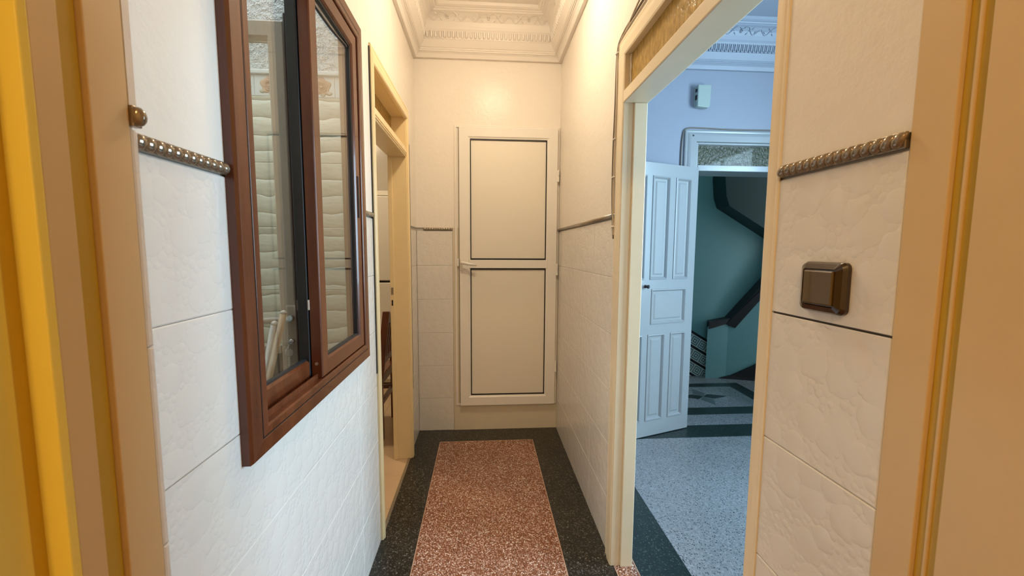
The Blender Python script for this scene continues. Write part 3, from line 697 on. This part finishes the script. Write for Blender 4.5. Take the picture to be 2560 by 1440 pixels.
MB().box(-1.38, -.72, 3.99, 4.045, 1.055, 1.855).build('door', M_fridge, FR, .008)
MB().box(-1.38, -.72, 3.99, 4.045, .08, 1.035).build('door', M_fridge, FR, .008)
MB().box(-1.37, -.73, 4.02, 4.05, 1.033, 1.057).build('door_gap', M_black, FR, label='dark gap between the doors')
for xx in (-1.3, -.8): MB().lathe([(.02, .001), (.02, .032)], 'z', (xx, 4.15, 0), 12).build('foot', M_black, FR)
CH = thing('dining_chair', (-.9, 3.06, 0), 'red brown wooden slat back chair seen through the kitchen doorway', 'chair')
def beam(a, b, wx, wy, mat=M_chair, name='leg'):
    a, b = Vector(a), Vector(b)
    return MB().add([(p.x+sx*wx/2, p.y+sy*wy/2, p.z) for p in (a, b) for sx, sy in ((-1, -1), (1, -1), (1, 1), (-1, 1))], [(3, 2, 1, 0), (4, 5, 6, 7)]+[(i, (i+1) % 4, 4+(i+1) % 4, 4+i) for i in range(4)]).build(name, mat, CH, .004)
for yy in (2.87, 3.27):
    beam((-.725, yy, .001), (-.725, yy, .45), .036, .032)
    beam((-1.12, yy, .001), (-1.12, yy, .44), .036, .032)
    beam((-.725, yy, .45), (-.672, yy, .925), .046, .030, name='back_post')
    MB().box(-1.10, -.745, yy-.010, yy+.010, .24, .275).build('side_stretcher', M_chair, CH, .003)
MB().box(-.737, -.713, 2.885, 3.255, .245, .280).build('rear_stretcher', M_chair, CH, .003)
MB().box(-1.15, -.705, 2.85, 3.29, .445, .470).build('seat', M_chair, CH, .008)
MB().box(-1.13, -.715, 2.86, 3.28, .395, .445).build('seat_rail', M_chair, CH, .003)
for z, h in ((.86, .06), (.56, .045)):
    xx = -.725+.053*(z-.45)/.475
    MB().box(xx-.010, xx+.010, 2.885, 3.255, z-h/2, z+h/2).build('back_rail', M_chair, CH, .003)
for k in range(5):
    yy = 2.94+k*.065; beam((-.7125, yy, .575), (-.679, yy, .84), .012, .032, name='slat')

# ------------------------------------------------------------------ hall beyond the right doorway
HF = struct('floor_hall', MB().box(.655, 3.3, -1.1, 2.97, -.06, -.012), M_grout, 'hall floor of grey white terrazzo with green black borders', 'floor')
MB().box(.656, .870, -1.0, 2.97, -.02, 0).build('border_slab', M_hallblk, HF)
MB().box(.870, 2.90, 2.768, 2.97, -.02, 0).build('border_slab', M_hallblk, HF)
MB().box(.870, 2.90, -1.0, 2.768, -.02, 0).build('terrazzo_panel', M_hallterr, HF, label='grey white speckled terrazzo')
FD = (1.546, 2.50, 0, 2.142); HY0, HY1 = 2.97, 3.165
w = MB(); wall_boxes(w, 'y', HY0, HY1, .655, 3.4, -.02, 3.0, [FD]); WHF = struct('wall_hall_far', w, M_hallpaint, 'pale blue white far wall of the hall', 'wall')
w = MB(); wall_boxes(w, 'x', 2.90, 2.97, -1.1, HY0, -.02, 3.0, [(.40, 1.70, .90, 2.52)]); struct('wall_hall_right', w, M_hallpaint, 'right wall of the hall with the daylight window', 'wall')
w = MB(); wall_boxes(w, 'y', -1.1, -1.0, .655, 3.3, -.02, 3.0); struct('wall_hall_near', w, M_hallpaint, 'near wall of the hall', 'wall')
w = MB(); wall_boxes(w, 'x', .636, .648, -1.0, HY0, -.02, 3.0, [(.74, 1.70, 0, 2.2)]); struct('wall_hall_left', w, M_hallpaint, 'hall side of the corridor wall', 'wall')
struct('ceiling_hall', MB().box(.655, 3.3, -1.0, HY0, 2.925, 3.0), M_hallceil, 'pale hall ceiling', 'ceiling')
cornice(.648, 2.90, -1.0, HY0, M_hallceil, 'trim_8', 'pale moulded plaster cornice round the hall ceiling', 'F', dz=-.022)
HW = thing('window_2', (2.93, 1.05, .90), 'daylight window in the right wall of the hall', 'window', 'structure')
MB().ring_frame(.40, 1.70, .90, 2.52, [(0, -.03), (0, .03), (.05, .03), (.05, -.03)], lambda u, v, d: (2.935+d, u, v)).build('window_frame', M_hallwood, HW)
MB().box(2.92, 2.95, 1.03, 1.07, .95, 2.47).build('mullion', M_hallwood, HW)
# far doorway
DF = thing('door_6', (1.9, HY0, 0), 'white frame of the far hall doorway with olive glass transom', 'door frame', 'structure')
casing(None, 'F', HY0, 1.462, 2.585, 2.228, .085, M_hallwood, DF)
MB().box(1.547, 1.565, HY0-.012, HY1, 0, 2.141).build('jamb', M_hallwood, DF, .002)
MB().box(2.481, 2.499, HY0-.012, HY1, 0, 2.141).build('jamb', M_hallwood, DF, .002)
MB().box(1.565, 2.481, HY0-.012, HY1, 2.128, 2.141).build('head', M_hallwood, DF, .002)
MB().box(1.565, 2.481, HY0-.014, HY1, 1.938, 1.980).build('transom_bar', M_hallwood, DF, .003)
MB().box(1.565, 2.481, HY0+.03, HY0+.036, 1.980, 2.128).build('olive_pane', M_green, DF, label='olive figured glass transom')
MB().lathe([(.001, -.002), (.006, -.002), (.006, .002)], 'y', (1.518, HY0-.023, 2.185), 10).build('screw', M_black, DF)
cable([(1.452, HY0-.006, 1.40), (1.450, HY0-.006, 1.75), (1.440, HY0-.006, 2.0), (1.446, HY0-.006, 2.18), (1.475, HY0-.006, 2.238), (1.60, HY0-.006, 2.243), (1.80, HY0-.006, 2.238), (2.2, HY0-.006, 2.240), (2.58, HY0-.006, 2.238)], .0045, M_cable2, 'grey cable bent over the frame of the far hall doorway')
# panelled leaf, hinged on the left jamb and swung into the hall
LF = thing('door_7', (1.553, HY0-.026, 0), 'white panelled door leaf standing open in the hall', 'door', 'structure')
ang = math.atan2(-.160, -.452)
LF.rotation_euler = (0, 0, ang)                     # local x runs from the hinge to the free edge, +y side faces the camera
W_ = .67; T = .036; Z0, Z1 = .006, 1.955
sgn = 1                                              # camera side
cols = [(.075, .200), (.272, .410), (.478, .600)]
rows_ = [(.13, .75, cols), (1.16, 1.86, cols), (.84, 1.075, [(.085, .390)])]
def leaf_obj(mb, name, mat, bevel=0, label=None):
    o = bpy.data.objects.new(name, mb.mesh(name, mat)); C.objects.link(o); o.parent = LF
    if bevel:
        b = o.modifiers.new('bevel', 'BEVEL'); b.width = bevel; b.segments = 2; b.limit_method = 'ANGLE'
    if label: o['label'] = label
    return o
slab = MB(); holes = [(a, b, z0_, z1_) for z0_, z1_, cs in rows_ for a, b in cs]
wall_boxes(slab, 'y', -T/2, T/2, 0, W_, Z0, Z1, holes)
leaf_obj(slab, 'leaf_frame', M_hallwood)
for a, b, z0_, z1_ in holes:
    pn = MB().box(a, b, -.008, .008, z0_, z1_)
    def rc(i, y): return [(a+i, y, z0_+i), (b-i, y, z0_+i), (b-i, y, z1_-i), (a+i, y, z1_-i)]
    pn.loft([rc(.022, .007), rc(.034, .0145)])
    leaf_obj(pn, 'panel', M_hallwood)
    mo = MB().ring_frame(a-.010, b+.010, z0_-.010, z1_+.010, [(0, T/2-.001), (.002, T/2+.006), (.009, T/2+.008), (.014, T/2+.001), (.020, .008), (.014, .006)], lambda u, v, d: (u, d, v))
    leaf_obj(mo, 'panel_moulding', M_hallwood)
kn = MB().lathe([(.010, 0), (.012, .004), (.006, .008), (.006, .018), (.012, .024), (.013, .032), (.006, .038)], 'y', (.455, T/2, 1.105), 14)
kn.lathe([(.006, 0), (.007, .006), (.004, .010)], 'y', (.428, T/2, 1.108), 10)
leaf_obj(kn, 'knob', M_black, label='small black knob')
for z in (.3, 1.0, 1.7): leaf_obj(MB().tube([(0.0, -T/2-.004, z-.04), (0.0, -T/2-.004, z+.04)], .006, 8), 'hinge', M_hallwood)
WB = thing('wall_box', (1.56, HY0, 2.45), 'small grey green plastic box high on the hall wall', 'wall box')
bxp = [(1.515, 2.372), (1.596, 2.372), (1.618, 2.392), (1.620, 2.530), (1.530, 2.532), (1.522, 2.505)]
MB().prism([(1.523, 2.380), (1.606, 2.372), (1.617, 2.390), (1.620, 2.530), (1.523, 2.530)], 'y', HY0-.052, HY0-.012).build('cover', M_box, WB, .006)
MB().box(1.520, 1.605, HY0-.012, HY0, 2.385, 2.525).build('back_plate', M_box, WB, .002)
MB().box(1.519, 1.5232, HY0-.040, HY0-.020, 2.430, 2.462).build('side_slot', M_black, WB, label='black slot in the side')
MB().box(1.519, 1.5232, HY0-.040, HY0-.020, 2.485, 2.505).build('side_slot', M_black, WB)

# ------------------------------------------------------------------ stairwell behind the far doorway
SY = 4.20
SF = struct('floor_landing', MB().box(1.0, 3.9, HY0, SY+.1, -.06, -.012), M_grout, 'stair landing floor with inlaid star panel', 'floor')
MB().box(1.0, 3.9, HY0+.001, HY1, -.02, .001).build('threshold', M_hallterr, SF)
fx0, fx1, fy0, fy1 = 1.50, 2.605, HY1, 3.942
ix0, ix1, iy0, iy1 = 1.62, 2.468, 3.318, 3.836
MB().box(fx0, fx1, fy0, iy0, -.02, 0).build('border_slab', M_hallblk, SF)
MB().box(fx0, fx1, iy1, fy1, -.02, 0).build('border_slab', M_hallblk, SF)
MB().box(fx0, ix0, iy0, iy1, -.02, 0).build('border_slab', M_hallblk, SF)
MB().box(ix1, fx1, iy0, iy1, -.02, 0).build('border_slab', M_hallblk, SF)
MB().box(ix0, ix1, iy0, iy1, -.02, 0).build('terrazzo_panel', M_hallterr, SF)
MB().box(1.0, fx0, HY1, SY, -.02, 0).build('terrazzo_panel', M_hallterr, SF)
MB().box(fx1, 3.9, HY1, SY, -.02, 0).build('terrazzo_panel', M_hallterr, SF)
MB().box(fx0, fx1, fy1, SY, -.02, 0).build('terrazzo_panel', M_hallterr, SF)
scx, scy = 2.047, 3.575
M_stargrey = plain('grey_star_inlay', (.12, .14, .14), .35)
for a in range(4):
    th = a*PI/2; tip = .235 if a % 2 == 0 else .215
    c_, s_ = math.cos(th), math.sin(th)
    poly = [(0, 0), (.075, -.06), (tip, 0), (.075, .06)]
    MB().prism([(scx+c_*x-s_*y, scy+s_*x+c_*y) for x, y in poly], 'z', -.01, .0008).build('star_point', M_hallblk if a % 2 == 0 else M_stargrey, SF)
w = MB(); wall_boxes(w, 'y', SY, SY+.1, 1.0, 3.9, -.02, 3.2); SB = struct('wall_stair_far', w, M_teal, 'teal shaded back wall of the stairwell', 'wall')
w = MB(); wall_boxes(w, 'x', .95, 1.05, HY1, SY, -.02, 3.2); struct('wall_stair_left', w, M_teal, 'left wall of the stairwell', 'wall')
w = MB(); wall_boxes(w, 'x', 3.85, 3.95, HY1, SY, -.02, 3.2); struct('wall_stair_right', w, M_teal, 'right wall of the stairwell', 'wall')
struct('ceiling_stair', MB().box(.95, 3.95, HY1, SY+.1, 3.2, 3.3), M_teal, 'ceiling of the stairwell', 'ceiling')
# sloping patterned tile skirting with black pencil trims
sl = math.atan2(.429-.562, 2.422-2.197); dirx, dirz = math.cos(sl), math.sin(sl); nx, nz = -dirz, dirx
def clip_build(mb, name, mat, org, parent):
    me = mb.mesh(name, mat); bm = bmesh.new(); bm.from_mesh(me)
    M = Matrix(((dirx, nx, 0, org[0]), (0, 0, -1, org[1]), (dirz, nz, 0, org[2]), (0, 0, 0, 1)))
    inv = M.inverted()
    for pco, pno in (((0, 0, .001), (0, 0, 1)), ((2.43, 0, 0), (-1, 0, 0)), ((1.06, 0, 0), (1, 0, 0))):
        lc = inv @ Vector(pco); ln = (M.to_3x3().transposed() @ Vector(pno))
        r = bmesh.ops.bisect_plane(bm, geom=bm.verts[:]+bm.edges[:]+bm.faces[:], plane_co=lc, plane_no=ln, clear_inner=True)
        ed = [e for e in r['geom_cut'] if isinstance(e, bmesh.types.BMEdge)]
        if ed: bmesh.ops.holes_fill(bm, edges=ed)
    if not bm.faces: bm.free(); bpy.data.meshes.remove(me); return
    bm.to_mesh(me); bm.free(); o = bpy.data.objects.new(name, me); C.objects.link(o)
    o.location = M.to_translation(); o.rotation_euler = M.to_euler(); adopt(o, parent)
P0 = Vector((2.42, SY, .372)); rowh = .132
for row in range(4):
    base = P0-Vector((nx, 0, nz))*(row*rowh)
    for k in range(-14, 9):
        org = base+Vector((dirx, 0, dirz))*(k*.100-.03)
        clip_build(MB().box(-.0492, .0492, -.003, .020, 0, .010), 'pencil_trim', M_black, org, SB)
        clip_build(MB().box(-.0492, .0492, -.0535, .0535, 0, .006), 'tile', M_pattern, org-Vector((nx, 0, nz))*.0575, SB)
# parapet of the stair with a dark capping
k_ = .9762; PY = SY*k_
PR = struct('wall_parapet', MB().add([(2.36, PY, -.01), (2.586, PY, -.01), (2.586, PY, .60), (2.36, PY, .56), (2.412, PY+.08, -.01), (2.586, PY+.08, -.01), (2.586, PY+.08, .60), (2.412, PY+.08, .56)],
    [(0, 1, 2, 3), (7, 6, 5, 4), (0, 4, 5, 1), (1, 5, 6, 2), (2, 6, 7, 3), (3, 7, 4, 0)]).add(
    [(2.586, PY, -.01), (3.30, PY-.22, -.01), (3.30, PY-.22, 1.58), (2.586, PY, .555), (2.586, PY+.08, -.01), (3.30, PY-.14, -.01), (3.30, PY-.14, 1.58), (2.586, PY+.08, .555)],
    [(0, 1, 2, 3), (7, 6, 5, 4), (0, 4, 5, 1), (1, 5, 6, 2), (2, 6, 7, 3), (3, 7, 4, 0)]), M_teal, 'low stair parapet wall in the stairwell', 'wall')
def slabq(front, depth, name, mat, parent):
    n = len(front); b = [(x+(.045 if x < 2.4 else 0), y+depth, z) for x, y, z in front]
    return MB().add(list(front)+b, [tuple(range(n)), tuple(range(n, 2*n))[::-1]]+[(i, n+i, n+(i+1) % n, (i+1) % n) for i in range(n)]).build(name, mat, parent)
slabq([(2.366, PY-.015, .535), (2.548, PY-.015, .588), (2.640, PY-.035, .548), (3.31, PY-.24, 1.51), (3.31, PY-.24, 1.63), (2.600, PY-.02, .648), (2.366, PY-.015, .612)], .115, 'capping', M_black, PR).name = 'capping'
slabq([(2.50, PY-.008, .001), (3.31, PY-.255, .001), (3.31, PY-.255, .46), (2.625, PY-.04, .038)], .02, 'stringer', M_black, PR)
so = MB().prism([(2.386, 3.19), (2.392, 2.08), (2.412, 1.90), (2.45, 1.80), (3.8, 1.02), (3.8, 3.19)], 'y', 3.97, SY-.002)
struct('stair_soffit', so, M_soffit, 'underside of the upper stair flight, coloured dark for its shade', 'stair')

# ------------------------------------------------------------------ room behind the camera (only its bounce light is seen)
struct('floor_room', MB().box(-1.75, 1.75, -2.6, .36, -.06, 0), M_terr, 'floor of the room in front of the corridor', 'floor')
w = MB(); wall_boxes(w, 'y', -2.7, -2.6, -1.75, 1.75, -.02, 3.0); struct('wall_back', w, M_plaster, 'back wall of the room in front of the corridor', 'wall')
w = MB(); wall_boxes(w, 'x', -1.75, -1.65, -2.6, .372, -.02, 3.0); struct('wall_room_left', w, M_plaster, 'left wall of the room in front of the corridor', 'wall')
w = MB(); wall_boxes(w, 'x', .60, .648, -2.6, .340, -.02, 3.0); struct('wall_room_right', w, M_plaster, 'right wall of the room in front of the corridor', 'wall')
struct('ceiling_room', MB().box(-1.75, 1.75, -2.6, .40, 3.0, 3.1), M_ceil, 'ceiling of the room in front of the corridor', 'ceiling')
def ceiling_lamp(x, y, z, R, strength, col, label, stem=0):
    t = thing('ceiling_lamp', (x, y, z), label, 'lamp')
    MB().lathe([(R*1.08, -.018), (R*1.08, 0)], 'z', (x, y, z), 28).build('base', M_alu, t)
    if stem: MB().tube([(x, y, z), (x, y, z+stem)], .010, 10).build('stem', M_alu, t)
    MB().lathe([(R*.1, -.018-R*.62), (R*.45, -.018-R*.56), (R*.8, -.018-R*.36), (R, -.018-R*.02), (R, -.018)], 'z', (x, y, z), 28).build('globe', emitter('lamp_glow', col, strength), t, smooth=True)
ceiling_lamp(.09, 1.94, 2.80, .105, LAMP_CORRIDOR, WARM, 'round ceiling lamp of the corridor, above the frame', .144)
ceiling_lamp(-1.7, 3.3, 2.899, .12, LAMP_KITCHEN, (1.0, .82, .57), 'round ceiling lamp of the kitchen')
ceiling_lamp(-.5, -1.3, 2.999, .12, LAMP_ROOM, WARMER, 'round ceiling lamp of the room behind the camera')
